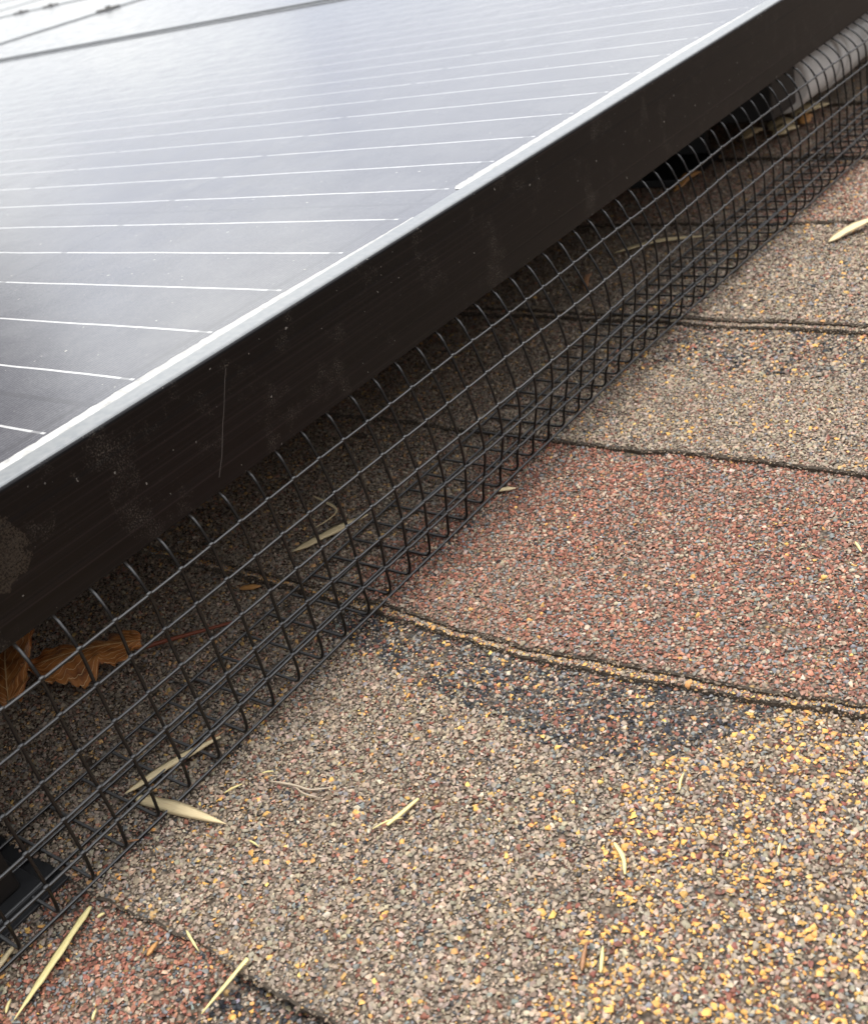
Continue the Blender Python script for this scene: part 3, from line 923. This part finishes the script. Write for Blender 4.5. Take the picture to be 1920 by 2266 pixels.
for i, (a, b_, w_) in enumerate((((681,68),(702,58),14), ((694,76),(718,66),17), ((704,56),(728,60),12), ((722,70),(752,54),15), ((668,86),(692,80),12))):
    blade("leaf_scrap", [a, b_], w_, (M_strawp, M_strawp, M_orange)[i % 3],
          ["leftmost tan scrap of the litter heap below the grey conduit", "broad pale scrap in the middle of the litter heap below the conduit", "orange scrap at the front of the litter heap below the conduit",
           "tan scrap at the right end of the litter heap below the conduit", "pale scrap behind the litter heap, close to the black rail"][i], "leaf scrap", 2+i*.6, 3, group="litter heap below the conduit")
for i, (a, b_, w_, m_, lb, li) in enumerate((
    ((-8.0,-10.8),(-6.0,-11.6),1.3,M_straw,"small pointed cream chip beside the top end of the longest blade",.8),
    ((-9.8,-34.0),(-5.4,-33.2),1.7,M_orange,"orange leaf chip on the red shingle",.9),
    ((-0.3,-40.2),(-2.6,-46.6),0.9,M_straw,"small straw lying across the bottom shingle edge",1.4),
    ((-39.4,-12.6),(-36.2,-10.2),1.1,M_straw,"small pale chip left of the lower end of the longest blade",.8),
    ((-33.5,1.2),(-23.8,3.8),2.0,M_strawp,"brownish blade half under the mesh at the left edge",.9),
    ((35.2,-137.6),(42.2,-135.0),1.3,M_brownst,"reddish brown wood splinter among the yellow granules at the bottom",1.0),
    ((36.8,-141.6),(43.2,-138.7),1.1,M_straw,"yellow splinter just right of the reddish brown splinter",.9),
    ((85.2,-163.9),(88.9,-163.0),0.9,M_straw,"tiny yellow straw bit among yellow granules at the right",.9),
    ((215.9,-139.6),(210.9,-143.3),1.2,M_straw,"small yellow green bit at the right edge on the red shingle",.9),
    ((213.2,2.0),(217.2,-5.2),2.6,M_strawp,"cream chip at the mesh edge on the red shingle",.9),
    ((41.0,-12.0),(46.2,-14.8),0.8,M_straw,"thin straw sliver close to the mesh foot",.8),
    ((52.3,-17.2),(54.4,-20.2),0.7,M_straw,"tiny straw bit above the forked twig",.8),
    ((-29.5,-35.6),(-26.9,-34.0),0.9,M_straw,"small straw bit at the bottom edge on the red shingle",.8),
    ((30.5,-33.0),(30.0,-37.5),0.7,M_straw,"short thin straw right of the pointed pale blade",.8),
    ((127,68),(131,60),3.4,M_orange,"orange leaf chip behind the mesh left of centre",1.0),
    ((13,2),(16,-1.5),1.0,M_brownst,"brown fleck beside the mesh above the bottom shingle edge",.9))):
    blade("straw_bit", [a, b_], w_, m_, lb, "straw", li, .25, seg=8, taper=(.35,.3), group="small straw bits on the shingles")

# dead leaves
def mat_leaf():
    m, nt, b = node_mat("dead_leaf")
    uv = nt.nodes.new('ShaderNodeTexCoord').outputs['UV']
    s = nt.nodes.new('ShaderNodeSeparateXYZ'); nt.links.new(uv, s.inputs[0])
    def mth(op, a, c=None):
        n = nt.nodes.new('ShaderNodeMath'); n.operation = op
        for i, q in enumerate((a, c)):
            if q is None: continue
            if hasattr(q, 'is_linked'): nt.links.new(q, n.inputs[i])
            else: n.inputs[i].default_value = q
        return n.outputs[0]
    nv = noise(nt, uv, 3, 2)
    # side veins: slanting lines off the midrib at v = 0
    k = mth('SUBTRACT', mth('ADD', s.outputs[0], mth('MULTIPLY', nv, .05)), mth('MULTIPLY', mth('ABSOLUTE', s.outputs[1]), .55))
    ve = mth('LESS_THAN', mth('PINGPONG', k, .065), .0045)
    mid = mth('LESS_THAN', mth('ABSOLUTE', s.outputs[1]), .02)
    small = nd(nt, 'ShaderNodeTexVoronoi', Scale=26.0, feature='DISTANCE_TO_EDGE'); nt.links.new(uv, small.inputs['Vector'])
    sv = mth('LESS_THAN', small.outputs['Distance'], .03)
    n1 = noise(nt, uv, 5, 4)
    base = ramp(nt, n1, [(0.25, (0.14,0.040,0.012)), (0.5, (0.46,0.165,0.04)), (0.75, (0.66,0.29,0.08))])
    c = mixc(nt, mth('MULTIPLY', sv, .25), base.outputs['Color'], (0.5,0.25,0.09))
    c = mixc(nt, mth('MAXIMUM', ve, mid), c, (0.85,0.60,0.30))
    nt.links.new(c, b.inputs['Base Color'])
    b.inputs['Roughness'].default_value = 0.6
    bump(nt, b, mth('ADD', n1, mth('MULTIPLY', mth('MAXIMUM', ve, mid), .6)), .5, .0006)
    return m
M_leaf = mat_leaf()
M_stem = simple("leaf_stalk", (0.20,0.055,0.025), 0.5)

def leaf(label, A, B, wl, wr, lobes, curl, lift, seed, stalk=None, hump=0):
    """lobed blade from base A to tip B; wl, wr are half widths in mm each side, edges curled up or under"""
    r = random.Random(seed)
    A = Vector(A); B = Vector(B); ax_ = (B - A); Ln = ax_.length; d = ax_/Ln; s = Vector((-d.y, d.x, 0)).normalized(); up = Vector((0,0,1))
    t_ = thing("dead_leaf", (A.x, A.y, ground_z(A.x, A.y)), label, "leaf")
    o = Vector((A.x, A.y, ground_z(A.x, A.y)))
    nu, nv = 60, 10; v = []; f = []; uv = []
    def half(u, wmax, ph):
        base = math.sin(math.pi*min(1, u*1.02+.02))**.6
        lob = 1 + lobes*(abs(math.sin(u*math.pi*3.2 + ph)) - .6) + .05*math.sin(u*70+ph) + .03*math.sin(u*131+ph)
        return wmax*base*lob
    for i in range(nu+1):
        u = i/nu
        for j in range(-nv, nv+1):
            q = j/nv; wd = half(u, wl if q > 0 else wr, 0 if q > 0 else 1.3)
            a = q*wd; th = a*curl
            yy = math.sin(th)/curl if abs(curl) > 1e-4 else a
            zz = (1-math.cos(th))/curl if abs(curl) > 1e-4 else 0
            zz += 2.0*math.sin(u*9+q*3+seed)*abs(q) + .8*math.sin(u*27+q*7)*abs(q) + .5*math.sin(u*47+q*3+seed) * abs(q) + hump*math.sin(math.pi*u) - .3*abs(math.sin((u-.55*abs(q))*math.pi/.13))*abs(q)
            p = A + d*(u*Ln) + s*yy + up*(zz + lift)
            z0 = ground_z(p.x, p.y) + .35
            if p.z < z0: p.z = z0
            v.append(tuple(p - o)); uv.append((u, q))
    m = 2*nv+1
    for i in range(nu):
        for j in range(m-1):
            f.append((i*m+j, (i+1)*m+j, (i+1)*m+j+1, i*m+j+1))
    me = mesh("leaf_blade", v, f)
    ul = me.uv_layers.new(name='UVMap')
    for lp in me.loops: ul.data[lp.index].uv = uv[lp.vertex_index]
    ob = link("leaf_blade", me, M_leaf, t_, True)
    so = ob.modifiers.new("thickness", 'SOLIDIFY'); so.thickness = 0.00025
    if stalk:
        g = Geo(); P = catmull([Vector(p) - o for p in stalk], 8)
        g.tube(P, [1.0 - .45*i/(len(P)-1) for i in range(len(P))], 8)
        link("leaf_stalk", g.mesh("leaf_stalk"), M_stem, t_, True)
    return t_
leaf("curled orange brown leaf with pale veins, lying behind the mesh at the left", (80,69,5), (50,100,6), 13, 14, .34, -.06, 2.2, 3,
     [(78,71,3.5),(86,66,2.5),(97,57,1.5),(107,48.5,0.8)], hump=2)
leaf("darker crumpled brown leaf behind the mesh at the very left edge under the frame", (38,94,4), (62,128,7), 13, 15, .4, .07, 1.5, 8, hump=2)
